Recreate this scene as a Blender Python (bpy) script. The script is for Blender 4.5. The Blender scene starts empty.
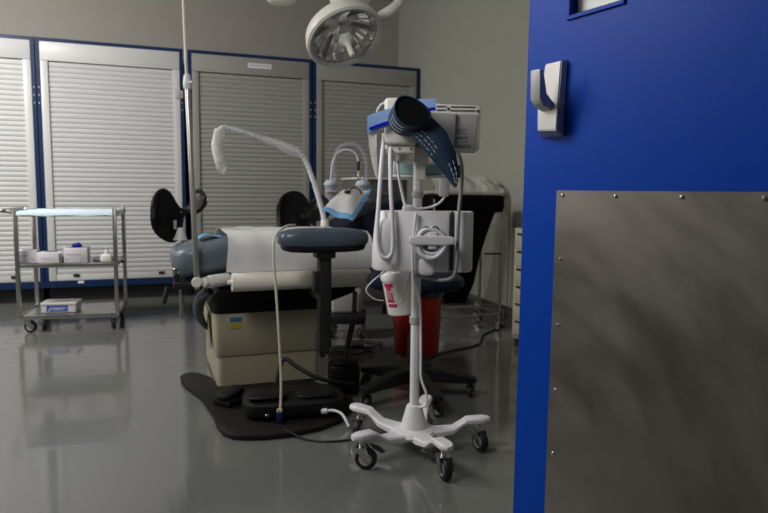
import bpy, bmesh, math, random
from math import sin, cos, pi, radians as R
from mathutils import Vector, Matrix
random.seed(7)
S = bpy.context.scene
COL = S.collection

# ------------------------------------------------------------ camera, world, light, exposure
cam = bpy.data.cameras.new('camera'); camo = bpy.data.objects.new('camera', cam); COL.objects.link(camo)
cam.sensor_width = 36; cam.lens = 30.0; cam.clip_start = .02
_p = math.atan(66/640); _r = .0107
_f = Vector((0, cos(_p), -sin(_p))); _R0 = Vector((1, 0, 0)); _U0 = Vector((0, sin(_p), cos(_p)))
_X = _R0*cos(_r) + _U0*sin(_r); _U = _U0*cos(_r) - _R0*sin(_r)
camo.matrix_world = Matrix(((_X.x, _U.x, -_f.x, 0), (_X.y, _U.y, -_f.y, 0), (_X.z, _U.z, -_f.z, 1.0), (0, 0, 0, 1)))
S.camera = camo
cam.dof.use_dof = True; cam.dof.focus_distance = 1.5; cam.dof.aperture_fstop = 7.0

w = bpy.data.worlds.new('world'); S.world = w; w.use_nodes = True
w.node_tree.nodes['Background'].inputs[0].default_value = (.8, .85, .9, 1)
w.node_tree.nodes['Background'].inputs[1].default_value = .015
S.view_settings.view_transform = 'Standard'; S.view_settings.look = 'None'
S.view_settings.exposure = 0.0; S.view_settings.gamma = 1.0; S.view_settings.use_curve_mapping = False

ROT = R(20.25)
D = Vector((cos(ROT), sin(ROT), 0)); N = Vector((-sin(ROT), cos(ROT), 0))     # along the cabinets / towards the back wall
A0 = Vector((-3.152, 5.375, 0))                                               # on the cabinet fronts
def room(u, v, z=0): return A0 + D*u + N*v + Vector((0, 0, z))

def area(name, loc, target, sx, sy, power, color):
    l = bpy.data.lights.new(name, 'AREA'); l.shape = 'RECTANGLE'; l.size = sx; l.size_y = sy; l.energy = power; l.color = color
    o = bpy.data.objects.new(name, l); COL.objects.link(o); o.location = loc
    o.rotation_euler = (Vector(target) - Vector(loc)).to_track_quat('-Z', 'Y').to_euler(); return o
area('window_daylight', room(-1.5, -2.2, 1.95), room(.6, -1.6, 1.2), 1.6, 1.0, 30, (1, .97, .93))
area('ceiling_panel_light', room(-1.0, -1.9, 2.98), room(-.2, -.5, .6), 1.2, .6, 115, (1, .97, .93))
area('ceiling_panel_light', room(.1, -4.7, 2.98), room(.3, -4.4, 0), 1.2, .6, 12, (1, .97, .93))
area('added_fill_light', (-.95, 1.45, 1.95), (.3, 2.0, 1.1), .6, .5, 13.5, (1, .98, .95))  # added unseen lamp, lights the upper stand and door more than their lower parts
area('corridor_light', (-.75, -1.3, 2.2), (.4, 2.5, .9), 1.2, 0.8, 2.5, (1, .98, .95))

# ------------------------------------------------------------ materials
def mat(name, col, rough=.5, metal=0, spec=.5, bump=0, bscale=40, var=0, vscale=6, trans=0, alpha=1, emis=None, coat=0, ior=1.45, stretch=None, rvar=0):
    m = bpy.data.materials.new(name); m.use_nodes = True; nt = m.node_tree; b = nt.nodes['Principled BSDF']
    c = (*col, 1); b.inputs['Base Color'].default_value = c
    b.inputs['Roughness'].default_value = rough; b.inputs['Metallic'].default_value = metal
    b.inputs['Specular IOR Level'].default_value = spec; b.inputs['IOR'].default_value = ior
    b.inputs['Transmission Weight'].default_value = trans; b.inputs['Alpha'].default_value = alpha; b.inputs['Coat Weight'].default_value = coat
    if emis: b.inputs['Emission Color'].default_value = (*emis[:3], 1); b.inputs['Emission Strength'].default_value = emis[3]
    tc = nt.nodes.new('ShaderNodeTexCoord'); mp = nt.nodes.new('ShaderNodeMapping'); nt.links.new(tc.outputs['Object'], mp.inputs[0])
    if stretch: mp.inputs['Scale'].default_value = stretch
    def noise(sc, det=4):
        n = nt.nodes.new('ShaderNodeTexNoise'); n.inputs['Scale'].default_value = sc; n.inputs['Detail'].default_value = det
        nt.links.new(mp.outputs[0], n.inputs['Vector']); return n
    if True:
        n = noise(vscale); mx = nt.nodes.new('ShaderNodeMix'); mx.data_type = 'RGBA'
        v = max(var, .02)
        mx.inputs[6].default_value = tuple(max(0, k*(1-v)) for k in col) + (1,); mx.inputs[7].default_value = tuple(min(1, k*(1+v)) for k in col) + (1,)
        nt.links.new(n.outputs[0], mx.inputs[0]); nt.links.new(mx.outputs[2], b.inputs['Base Color'])
        if rvar:
            mr = nt.nodes.new('ShaderNodeMapRange'); mr.inputs[1].default_value = .3; mr.inputs[2].default_value = .7
            mr.inputs[3].default_value = rough-rvar; mr.inputs[4].default_value = rough+rvar
            nt.links.new(n.outputs[0], mr.inputs[0]); nt.links.new(mr.outputs[0], b.inputs['Roughness'])
    if bump:
        n2 = noise(bscale); bp = nt.nodes.new('ShaderNodeBump'); bp.inputs['Strength'].default_value = bump; bp.inputs['Distance'].default_value = .01
        nt.links.new(n2.outputs[0], bp.inputs['Height']); nt.links.new(bp.outputs[0], b.inputs['Normal'])
    return m
M = dict(
 floor=mat('floor_vinyl', (.15, .155, .148), .15, spec=.9, coat=.25, var=.08, vscale=2.5, rvar=.05, bump=.03, bscale=9),
 wall=mat('wall_paint', (.35, .335, .30), .75, var=.04, bump=.05, bscale=60),
 wallr=mat('side_wall_paint', (.38, .38, .335), .7, var=.04, bump=.05, bscale=60),
 ceil=mat('ceiling_paint', (.45, .44, .42), .9),
 cabblue=mat('cabinet_blue', (.003, .022, .085), .4),
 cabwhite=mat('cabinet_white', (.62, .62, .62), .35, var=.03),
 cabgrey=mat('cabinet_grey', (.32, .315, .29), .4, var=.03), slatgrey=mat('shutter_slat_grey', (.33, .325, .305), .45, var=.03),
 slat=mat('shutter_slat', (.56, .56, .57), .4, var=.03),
 dark=mat('dark_metal', (.02, .02, .022), .4),
 doorblue=mat('door_blue', (.0, .050, .40), .42, spec=.15, var=.08, vscale=3, bump=.03, bscale=25, stretch=(6, 6, .8)),
 steel=mat('brushed_steel', (.5, .49, .47), .3, metal=1, var=.08, vscale=8, rvar=.05),
 chrome=mat('chrome', (.7, .7, .7), .18, metal=1),
 pole=mat('satin_metal', (.55, .54, .52), .3, metal=.9),
 hookm=mat('satin_nickel', (.55, .55, .53), .5, metal=.45, var=.1, vscale=20),
 white=mat('white_plastic', (.80, .80, .82), .35),
 offw=mat('off_white_enamel', (.80, .79, .73), .3),
 grayw=mat('light_grey_plastic', (.45, .45, .44), .4),
 beige=mat('beige_shell', (.38, .35, .25), .45, var=.04),
 black=mat('black_rubber', (.012, .012, .013), .5),
 blackv=mat('black_vinyl', (.007, .007, .0075), .55, spec=.3),
 vinyl=mat('blue_grey_vinyl', (.07, .10, .13), .3, bump=.04, bscale=30),
 vinyl2=mat('slate_vinyl', (.13, .16, .195), .35, bump=.04, bscale=30),
 navy=mat('navy_vinyl', (.006, .011, .03), .5, spec=.3),
 paper=mat('white_paper', (.74, .74, .74), .8, bump=.35, bscale=14),
 dbeige=mat('drawer_beige', (.50, .47, .34), .5),
 cream=mat('cream_paper_roll', (.82, .79, .71), .7),
 brown=mat('brown_black_rubber', (.010, .0075, .008), .6, spec=.3),
 red=mat('red_plastic', (.40, .012, .006), .4, var=.08),
 navyp=mat('navy_plastic', (.006, .018, .10), .4),
 blueb=mat('pad_blue', (.17, .42, .70), .6, bump=.3, bscale=25),
 lightblue=mat('pad_light_blue', (.70, .85, .95), .7, bump=.4, bscale=18),
 sleeve=mat('sleeve_light_blue', (.36, .56, 1.0), .35),
 stripe=mat('stripe_blue', (.0, .01, .6), .4),
 clear=mat('clear_plastic', (.8, .82, .82), .12, alpha=.35),
 film=mat('plastic_film', (.95, .95, .95), .2, alpha=.38, bump=.8, bscale=22),
 bagfilm=mat('plastic_bag_film', (.9, .88, .82), .25, alpha=.42, bump=.9, bscale=9),
 tube=mat('clear_tubing', (.6, .58, .75), .12, alpha=.3),
 glass=mat('lamp_glass', (.8, .8, .8), .05, alpha=.12),
 refl=mat('reflector', (.92, .92, .9), .14, metal=1),
 teal=mat('teal_liner', (.30, .62, .62), .5, var=.15, vscale=20),
 cuff=mat('cuff_navy', (.012, .035, .075), .55, bump=.2, bscale=120),
 hose=mat('grey_hose', (.25, .26, .26), .4),
 cord=mat('white_cord', (.8, .8, .84), .4),
 cordy=mat('yellowed_cord', (.55, .53, .42), .45),
 magenta=mat('magenta_print', (.45, .01, .12), .5),
 ink=mat('grey_ink', (.12, .12, .12), .6),
 inkl=mat('pale_ink', (.6, .66, .7), .6),
 plabel=mat('pale_label', (.55, .6, .68), .5), yellow=mat('sticker_yellow', (.42, .36, .06), .5), skyb=mat('sticker_blue', (.05, .16, .3), .5),
 boxw=mat('carton_white', (.72, .70, .74), .6), boxb=mat('carton_blue', (.05, .10, .42), .5), glove=mat('glove_blue', (.02, .03, .55), .5),
 purple=mat('carton_lilac', (.5, .42, .62), .6), dgrey=mat('charcoal_paint', (.10, .10, .095), .55), dgreen=mat('dark_green', (.02, .10, .08), .4),
 bag=mat('black_bag', (.003, .003, .0035), .85, spec=.15, bump=.6, bscale=7),
 doorpane=mat('door_pane', (.85, .88, .85), .35, trans=.25),
)
# kick plate: brushed steel with sweeping wipe marks
def kick_mat():
    m = bpy.data.materials.new('kick_plate_steel'); m.use_nodes = True; nt = m.node_tree; b = nt.nodes['Principled BSDF']
    b.inputs['Metallic'].default_value = 1
    tc = nt.nodes.new('ShaderNodeTexCoord')
    sep = nt.nodes.new('ShaderNodeSeparateXYZ'); nt.links.new(tc.outputs['Object'], sep.inputs[0])
    # radius about a point low on the left: wiping arcs
    dx = nt.nodes.new('ShaderNodeMath'); dx.operation = 'SUBTRACT'; nt.links.new(sep.outputs[0], dx.inputs[0]); dx.inputs[1].default_value = .015
    dz = nt.nodes.new('ShaderNodeMath'); dz.operation = 'SUBTRACT'; nt.links.new(sep.outputs[2], dz.inputs[0]); dz.inputs[1].default_value = .35
    cmb = nt.nodes.new('ShaderNodeCombineXYZ'); nt.links.new(dx.outputs[0], cmb.inputs[0]); nt.links.new(dz.outputs[0], cmb.inputs[1])
    ln = nt.nodes.new('ShaderNodeVectorMath'); ln.operation = 'LENGTH'; nt.links.new(cmb.outputs[0], ln.inputs[0])
    at = nt.nodes.new('ShaderNodeMath'); at.operation = 'ARCTAN2'; nt.links.new(dz.outputs[0], at.inputs[0]); nt.links.new(dx.outputs[0], at.inputs[1])
    s1 = nt.nodes.new('ShaderNodeMath'); s1.operation = 'MULTIPLY'; nt.links.new(ln.outputs['Value'], s1.inputs[0]); s1.inputs[1].default_value = 9
    s2 = nt.nodes.new('ShaderNodeMath'); s2.operation = 'MULTIPLY'; nt.links.new(at.outputs[0], s2.inputs[0]); s2.inputs[1].default_value = 1.6
    c2 = nt.nodes.new('ShaderNodeCombineXYZ'); nt.links.new(s1.outputs[0], c2.inputs[0]); nt.links.new(s2.outputs[0], c2.inputs[1])
    n = nt.nodes.new('ShaderNodeTexNoise'); n.inputs['Scale'].default_value = 1.0; n.inputs['Detail'].default_value = 5; n.inputs['Roughness'].default_value = .6
    nt.links.new(c2.outputs[0], n.inputs['Vector'])
    cr = nt.nodes.new('ShaderNodeMapRange'); cr.inputs[1].default_value = .35; cr.inputs[2].default_value = .7; cr.inputs[3].default_value = .36; cr.inputs[4].default_value = .54
    nt.links.new(n.outputs[0], cr.inputs[0]); nt.links.new(cr.outputs[0], b.inputs['Roughness'])
    mx = nt.nodes.new('ShaderNodeMix'); mx.data_type = 'RGBA'; mx.inputs[6].default_value = (.15, .138, .122, 1); mx.inputs[7].default_value = (.34, .32, .29, 1)
    nt.links.new(n.outputs[0], mx.inputs[0]); nt.links.new(mx.outputs[2], b.inputs['Base Color'])
    return m
M['kick'] = kick_mat()

# ------------------------------------------------------------ mesh helpers
class MB:
    def __init__(s): s.bm = bmesh.new()
    def box(s, lo, hi, bevel=0, seg=2, mtx=None):
        lo, hi = Vector(lo), Vector(hi); c = (lo+hi)/2; d = hi-lo
        g = bmesh.ops.create_cube(s.bm, size=1, matrix=Matrix.Translation(c) @ Matrix.Diagonal((d.x, d.y, d.z, 1)))
        vs = g['verts']
        if bevel:
            es = list({e for v in vs for e in v.link_edges})
            r = bmesh.ops.bevel(s.bm, geom=es, offset=bevel, segments=seg, affect='EDGES', profile=.5); vs = list({v for f in r['faces'] for v in f.verts} | {v for v in vs if v.is_valid})
        if mtx is not None: bmesh.ops.transform(s.bm, matrix=mtx, verts=vs)
        return s
    def loft(s, rings, cap=True, closed=True):
        R_ = [[s.bm.verts.new(p) for p in r] for r in rings]
        n = len(R_[0])
        for a, b in zip(R_, R_[1:]):
            for i in range(n if closed else n-1):
                s.bm.faces.new((a[i], a[(i+1) % n], b[(i+1) % n], b[i]))
        if cap and closed:
            s.bm.faces.new(R_[0][::-1]); s.bm.faces.new(R_[-1])
        return s
    def lathe(s, prof, c=(0, 0, 0), n=28, mtx=None, cap=True):       # prof: (r, z)
        rings = []
        for r, z in prof:
            rings.append([Vector((max(r, 1e-4)*cos(2*pi*i/n), max(r, 1e-4)*sin(2*pi*i/n), z)) for i in range(n)])
        T = (mtx if mtx is not None else Matrix.Identity(4)); c = Vector(c)
        s.loft([[T @ p + c for p in r] for r in rings], cap=cap); return s
    def cyl(s, a, b, r, r2=None, n=18, bev=0):
        a, b = Vector(a), Vector(b); L = (b-a).length; q = (b-a).to_track_quat('Z', 'Y').to_matrix().to_4x4()
        r2 = r if r2 is None else r2
        pr = [(r, 0), (r2, L)] if not bev else [(r-bev, 0), (r, bev), (r2, L-bev), (r2-bev, L)]
        return s.lathe(pr, a, n, q)
    def tube(s, pts, r, n=10, smooth=True, sub=6, rs=None):
        P = [Vector(p) for p in pts]
        rr = rs or [r]*len(P)
        if smooth and len(P) > 2:
            Q, q2 = [], []
            for i in range(len(P)-1):
                p0 = P[max(i-1, 0)]; p1 = P[i]; p2 = P[i+1]; p3 = P[min(i+2, len(P)-1)]
                for k in range(sub):
                    t = k/sub
                    Q.append(.5*((2*p1) + (p2-p0)*t + (2*p0-5*p1+4*p2-p3)*t*t + (3*p1-p0-3*p2+p3)*t**3)); q2.append(rr[i]*(1-t)+rr[i+1]*t)
            Q.append(P[-1]); q2.append(rr[-1]); P, rr = Q, q2
        t = (P[1]-P[0]).normalized(); up = Vector((0, 0, 1)) if abs(t.z) < .9 else Vector((1, 0, 0))
        x = t.cross(up).normalized(); rings = []
        for i, p in enumerate(P):
            t = (P[min(i+1, len(P)-1)] - P[max(i-1, 0)]).normalized()
            x = (x - t*x.dot(t)).normalized(); y = t.cross(x)
            rings.append([p + (x*cos(2*pi*k/n) + y*sin(2*pi*k/n))*rr[i] for k in range(n)])
        return s.loft(rings)
    def prism(s, pts, off, bevel=0, seg=2):                 # outline (3D, planar) pushed by off
        off = Vector(off); a = [s.bm.verts.new(Vector(p)) for p in pts]; b = [s.bm.verts.new(Vector(p)+off) for p in pts]; n = len(a)
        fs = [s.bm.faces.new(a), s.bm.faces.new(b[::-1])]
        for i in range(n): fs.append(s.bm.faces.new((a[(i+1) % n], a[i], b[i], b[(i+1) % n])))
        if bevel:
            es = list({e for f in fs[:2] for e in f.edges})
            bmesh.ops.bevel(s.bm, geom=es, offset=bevel, segments=seg, affect='EDGES', profile=.5)
        return s
    def blob(s, c, rad, e=.5, n=20, m=12, mtx=None):        # superellipsoid: e<1 boxy
        c = Vector(c); f = lambda v, p: math.copysign(abs(v)**p, v); rings = []
        for j in range(m+1):
            ph = -pi/2 + pi*j/m; ph = min(max(ph, -pi/2+.02), pi/2-.02)
            rings.append([Vector((rad[0]*f(cos(ph), e)*f(cos(2*pi*i/n), e), rad[1]*f(cos(ph), e)*f(sin(2*pi*i/n), e), rad[2]*f(sin(ph), e))) for i in range(n)])
        T = mtx if mtx is not None else Matrix.Identity(4)
        return s.loft([[T @ p + c for p in r] for r in rings])
    def sheet(s, grid, th):                                 # grid rows of points, thickened along the normal
        h, w_ = len(grid), len(grid[0]); nm = []
        for j in range(h):
            row = []
            for i in range(w_):
                a = Vector(grid[j][min(i+1, w_-1)])-Vector(grid[j][max(i-1, 0)]); b = Vector(grid[min(j+1, h-1)][i])-Vector(grid[max(j-1, 0)][i])
                row.append(a.cross(b).normalized())
            nm.append(row)
        F = [[s.bm.verts.new(Vector(grid[j][i])+nm[j][i]*th/2) for i in range(w_)] for j in range(h)]
        B = [[s.bm.verts.new(Vector(grid[j][i])-nm[j][i]*th/2) for i in range(w_)] for j in range(h)]
        for j in range(h-1):
            for i in range(w_-1):
                s.bm.faces.new((F[j][i], F[j][i+1], F[j+1][i+1], F[j+1][i])); s.bm.faces.new((B[j][i], B[j+1][i], B[j+1][i+1], B[j][i+1]))
        for i in range(w_-1):
            s.bm.faces.new((F[0][i], B[0][i], B[0][i+1], F[0][i+1])); s.bm.faces.new((F[-1][i], F[-1][i+1], B[-1][i+1], B[-1][i]))
        for j in range(h-1):
            s.bm.faces.new((F[j][0], F[j+1][0], B[j+1][0], B[j][0])); s.bm.faces.new((F[j][-1], B[j][-1], B[j+1][-1], F[j+1][-1]))
        return s
    def build(s, name, m, parent=None, smooth=True, label=None, **kw):
        bmesh.ops.recalc_face_normals(s.bm, faces=s.bm.faces)
        me = bpy.data.meshes.new(name); s.bm.to_mesh(me); s.bm.free()
        me.materials.append(M[m] if isinstance(m, str) else m)
        if smooth:
            me.polygons.foreach_set('use_smooth', [True]*len(me.polygons)); me.set_sharp_from_angle(angle=R(38))
        o = bpy.data.objects.new(name, me); COL.objects.link(o)
        if parent: o.parent = parent
        if label: o['label'] = label
        for k, v in kw.items(): o[k] = v
        return o
def empty(name, loc, rz, label=None, cat=None, group=None, kind=None):
    o = bpy.data.objects.new(name, None); COL.objects.link(o); o.location = loc; o.rotation_euler = (0, 0, rz); o.empty_display_size = .1
    if label: o['label'] = label
    if cat: o['category'] = cat
    if group: o['group'] = group
    if kind: o['kind'] = kind
    return o
def tag(o, label, cat, group=None):
    o['label'] = label; o['category'] = cat
    if group: o['group'] = group
    return o
def local(root, p):
    return (Matrix.Rotation(-root.rotation_euler.z, 3, 'Z') @ (Vector(p) - Vector(root.location)))

# ------------------------------------------------------------ the room
U0, U1 = -1.6, 3.74; VB = .64; VF = -(6.05)   # VF: front wall
hinge = Vector((.833, .494, 0))
rel = hinge - A0; uh, vh = rel.dot(D), rel.dot(N); VF = vh
rr = empty('room_frame', (0, 0, 0), 0); bpy.data.objects.remove(rr)
def slab(name, corners, z0, z1, m):
    o = MB().prism([(p.x, p.y, z0) for p in corners], (0, 0, z1-z0)).build(name, m, smooth=False); o['kind'] = 'structure'; return o
H = 3.06
slab('floor', [room(U0-.1, VB+.1), room(U1+.1, VB+.1), room(U1+.1, VF-2.2), room(U0-.1, VF-2.2)], -.05, 0, 'floor')
slab('ceiling', [room(U0-.1, VB+.1), room(U1+.1, VB+.1), room(U1+.1, VF-.12), room(U0-.1, VF-.12)], H, H+.05, 'ceil')
slab('wall_back', [room(U0-.1, VB+.1), room(U1+.1, VB+.1), room(U1+.1, VB), room(U0-.1, VB)], 0, H, 'wall')
slab('wall_right', [room(U1, VB), room(U1+.1, VB), room(U1+.1, VF-.12), room(U1, VF-.12)], 0, H, 'wallr')
slab('wall_left', [room(U0-.1, VB), room(U0, VB), room(U0, VF-.12), room(U0-.1, VF-.12)], 0, H, 'wall')
ud0 = uh - 1.10
f = MB()
for u0, u1, z0, z1 in ((U0, ud0, 0, H), (uh+.03, U1, 0, H), (ud0, uh+.03, 2.16, H)):
    a = [room(u0, VF), room(u1, VF), room(u1, VF-.12), room(u0, VF-.12)]
    f.prism([(p.x, p.y, z0) for p in a], (0, 0, z1-z0))
f.build('wall_front', 'wall', smooth=False, kind='structure')
# door casing
f = MB()
for u0, u1, z0, z1 in ((ud0-.05, ud0+.002, 0, 2.21), (uh+.028, uh+.08, 0, 2.21), (ud0-.05, uh+.08, 2.158, 2.21)):
    a = [room(u0, VF+.012), room(u1, VF+.012), room(u1, VF-.13), room(u0, VF-.13)]
    f.prism([(p.x, p.y, z0) for p in a], (0, 0, z1-z0))
f.build('trim_1', 'cabblue', smooth=False, kind='structure')
# baseboard along the right wall
a = [room(U1-.008, VB-.7), room(U1, VB-.7), room(U1, VF), room(U1-.008, VF)]
f = MB().prism([(p.x, p.y, 0) for p in a], (0, 0, .1)).build('baseboard_right', 'dgrey', smooth=False, kind='structure')

# ------------------------------------------------------------ open blue door
DA = math.atan2(-.863, .506)
door = empty('door_1', (.302, 1.4, 0), DA, 'open blue door with a tall steel kick plate, right foreground', 'door'); door['kind'] = 'structure'
WX0, WX1, WZ0, WZ1 = .118, .24, 1.345, 1.95
f = MB(); T = .045; DW, DH = 1.05, 2.12
for x0, x1, z0, z1 in ((0, WX0, .01, DH), (WX1, DW, .01, DH), (WX0, WX1, .01, WZ0), (WX0, WX1, WZ1, DH)): f.box((x0, 0, z0), (x1, T, z1))
bmesh.ops.remove_doubles(f.bm, verts=f.bm.verts, dist=1e-5)
f.build('door_panel', 'doorblue', door, smooth=False)
f = MB()
b_ = .008
for x0, x1, z0, z1 in ((WX0-b_, WX1+b_, WZ0-b_, WZ0), (WX0-b_, WX1+b_, WZ1, WZ1+b_), (WX0-b_, WX0, WZ0, WZ1), (WX1, WX1+b_, WZ0, WZ1)): f.box((x0, -.005, z0), (x1, T+.005, z1), .001)
f.build('window_frame', 'doorblue', door, smooth=False)
MB().box((WX0, .018, WZ0), (WX1, .026, WZ1)).build('window_pane', 'doorpane', door, smooth=False)
kp = MB().box((.1, -.003, .02), (1.02, -.0002, 1.004), .0008, 1).build('kick_plate', 'kick', door, smooth=False, label='brushed steel kick plate with wiping marks')
for (x, z) in [(.118, .994)] + [(.249+.135*k, .994) for k in range(6)] + [(.118, .865-.137*k) for k in range(6)]:
    MB().lathe([(.0042, 0), (.0042, .0008), (.003, .0022), (.0006, .0026)], (x, -.003, z), 14, Matrix.Rotation(R(90), 4, 'X')).build('screw', 'chrome', kp)
MB().cyl((DW-.002, T+.008, .2), (DW-.002, T+.008, .3), .009).cyl((DW-.002, T+.008, 1.0), (DW-.002, T+.008, 1.1), .009).cyl((DW-.002, T+.008, 1.85), (DW-.002, T+.008, 1.95), .009).build('hinge', 'steel', door)
# push-pull latch on the door
la = empty('door_handle', (0, 0, 0), 0); la.parent = door; la['label'] = 'satin metal push and pull latch'
# housing: tall plate tapering into a block at the bottom
def hexa(f, q0, y0, q1, y1, bev=.002):   # front outline q1 at y1, back outline q0 at y0; quads of (x,z)
    a = [f.bm.verts.new((x, y0, z)) for x, z in q0]; b = [f.bm.verts.new((x, y1, z)) for x, z in q1]; n = 4
    fs = [f.bm.faces.new(a), f.bm.faces.new(b[::-1])] + [f.bm.faces.new((a[(i+1) % n], a[i], b[i], b[(i+1) % n])) for i in range(n)]
    if bev: bmesh.ops.bevel(f.bm, geom=list({e for q in fs for e in q.edges}), offset=bev, segments=2, affect='EDGES')
f = MB()
hexa(f, [(.050, 1.168), (.112, 1.168), (.116, 1.262), (.064, 1.262)], 0, [(.056, 1.168), (.108, 1.168), (.112, 1.258), (.068, 1.258)], -.016)
hexa(f, [(.048, 1.112), (.112, 1.112), (.112, 1.172), (.048, 1.172)], 0, [(.068, 1.125), (.120, 1.122), (.122, 1.170), (.066, 1.174)], -.030)
f.build('latch_housing', 'hookm', la)
f = MB()
f.prism([(.078, -.020, 1.158), (.078, -.020, 1.176), (.078, -.046, 1.192), (.078, -.054, 1.238), (.078, -.064, 1.239), (.078, -.062, 1.184), (.078, -.052, 1.170)][::-1], (.027, 0, 0), .002)
f.build('paddle', 'hookm', la)

# ------------------------------------------------------------ roller-shutter cabinets
CABS = [(-.93, .245, 'leftmost pale roller-shutter cabinet, partly cut by the photo edge'),
        (.250, 1.425, 'bright roller-shutter cabinet behind the steel cart'),
        (1.466, 2.608, 'duller grey roller-shutter cabinet with a name strip on its header'),
        (2.618, 3.722, 'rightmost grey roller-shutter cabinet in the room corner')]
for i, (u0, u1, lab) in enumerate(CABS):
    W = u1-u0; DEP = .6; cw, cs = (('cabwhite', 'slat') if i < 2 else ('cabgrey', 'slatgrey'))   # the two right-hand cabinets get duller grey materials
    c = empty('roller_cabinet', room(u0, 0), ROT, lab, 'cabinet', 'blue-framed roller-shutter cabinets along the back wall')
    t = .032; z0, z1 = .13, 2.238
    f = MB()
    f.box((0, 0, z0), (t, DEP, z1), .002); f.box((W-t, 0, z0), (W, DEP, z1), .002)
    f.box((t, 0, z1-.03), (W-t, DEP, z1), .002); f.box((t, 0, z0), (W-t, DEP, z0+.06), .002); f.box((t, DEP-.02, z0+.06), (W-t, DEP, z1-.03))
    f.build('carcass', 'cabblue', c, smooth=False)
    MB().box((.02, .07, 0), (W-.02, DEP-.02, z0)).build('plinth', 'dark', c, smooth=False)
    hz = 2.052
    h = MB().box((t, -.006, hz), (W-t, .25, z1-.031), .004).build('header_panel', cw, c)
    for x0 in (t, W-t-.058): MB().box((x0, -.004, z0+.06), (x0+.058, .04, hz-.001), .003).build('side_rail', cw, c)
    # curtain: one mesh with a rounded slat profile
    xa, xb = t+.059, W-t-.059; pitch = .0418; prof = []
    z = .245
    while z < hz-.004:
        for (dz, dy) in ((0, .0145), (.0035, .0110), (.010, .0085), (.020, .0075), (.031, .0088), (.039, .0115)):
            if z+dz < hz-.001: prof.append((dy, z+dz))
        z += pitch
    f = MB(); a = [f.bm.verts.new((xa, y, z)) for y, z in prof]; b = [f.bm.verts.new((xb, y, z)) for y, z in prof]
    for k in range(len(a)-1): f.bm.faces.new((a[k], b[k], b[k+1], a[k+1]))
    a2 = [f.bm.verts.new((xa, .032, z)) for y, z in prof]; b2 = [f.bm.verts.new((xb, .032, z)) for y, z in prof]
    for k in range(len(a)-1):
        f.bm.faces.new((a2[k], a2[k+1], b2[k+1], b2[k])); f.bm.faces.new((a[k], a[k+1], a2[k+1], a2[k])); f.bm.faces.new((b[k], b2[k], b2[k+1], b[k+1]))
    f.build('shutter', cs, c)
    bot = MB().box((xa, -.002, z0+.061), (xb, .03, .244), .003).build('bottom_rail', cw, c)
    for hx in (xa+.13, xb-.16): MB().box((hx, -.012, .222), (hx+.05, -.001, .246), .004).build('latch', 'dark', bot)
    if i == 2:
        l = MB().box((.53, -.009, 2.115), (.75, -.0061, 2.160), .001).build('name_strip', 'white', h, smooth=False, label='small pale name strip')
    for xs in (.016, W-.016):
        for zz in (1.83, 1.765, 1.70):
            MB().cyl((xs, .001, zz), (xs, -.002, zz), .0055, n=10).build('screw', 'inkl', c)
    if i == 1: MB().box((W-.075, -.02, 1.80), (W-.005, -.005, 1.87), .004).box((W-.058, -.026, 1.818), (W-.03, -.019, 1.85), .003).build('lock_bracket', 'grayw', c)
# small dashes on the name strip
st = [o for o in bpy.data.objects if o.name.startswith('name_strip')][0]
f = MB()
for k in range(9):
    x = .55+.02*k
    f.box((x, -.0098, 2.134), (x+.012, -.0091, 2.143))
f.build('lettering', 'boxb', st, smooth=False)
# small white tags at the foot of the cabinets
o = MB().box((-.025, -.003, 0), (.025, 0, .022), .001).build('tape_tag', 'white'); o.location = room(.53, -.0005, .162); o.rotation_euler.z = ROT
tag(o, 'small white tag stuck to the blue cabinet base', 'tag')
for ca in [x for x in bpy.data.objects if x.name.startswith('roller_cabinet')][:0]: pass

# ------------------------------------------------------------ steel utility cart
ct = empty('utility_cart', (-2.48, 4.30, 0), R(15), 'stainless steel three-shelf utility cart in front of the shutters', 'cart')
CW, CD = .62, .46
def post(x, y): MB().box((x-.013, y-.013, .10), (x+.013, y+.013, .865 if x > .3 else .845), .002).build('post', 'steel', ct)
for x in (0, CW):
    for y in (0, CD): post(x, y)
for z in (.105, .462, .812):
    f = MB(); f.box((.012, .012, z), (CW-.012, CD-.012, z+.012))
    for lo, hi in (((.012, -.008, z-.012), (CW-.012, .004, z+.016)), ((.012, CD-.004, z-.012), (CW-.012, CD+.008, z+.016)), ((-.008, .012, z-.012), (.004, CD-.012, z+.016)), ((CW-.004, .012, z-.012), (CW+.008, CD-.012, z+.016))):
        f.box(lo, hi, .003)
    f.build('shelf', 'steel', ct)
MB().tube([(0, 0, .825), (-.05, 0, .835), (-.085, .02, .838), (-.085, CD-.02, .838), (-.05, CD, .835), (0, CD, .825)], .013).build('push_handle', 'steel', ct)
MB().cyl((CW+.013, CD-.04, .83), (CW+.02, CD-.04, .83), .012).build('bumper', 'black', ct)
MB().cyl((CW+.009, CD*.5, .46), (CW+.022, CD*.5, .46), .01).build('bumper', 'black', ct)
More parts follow.
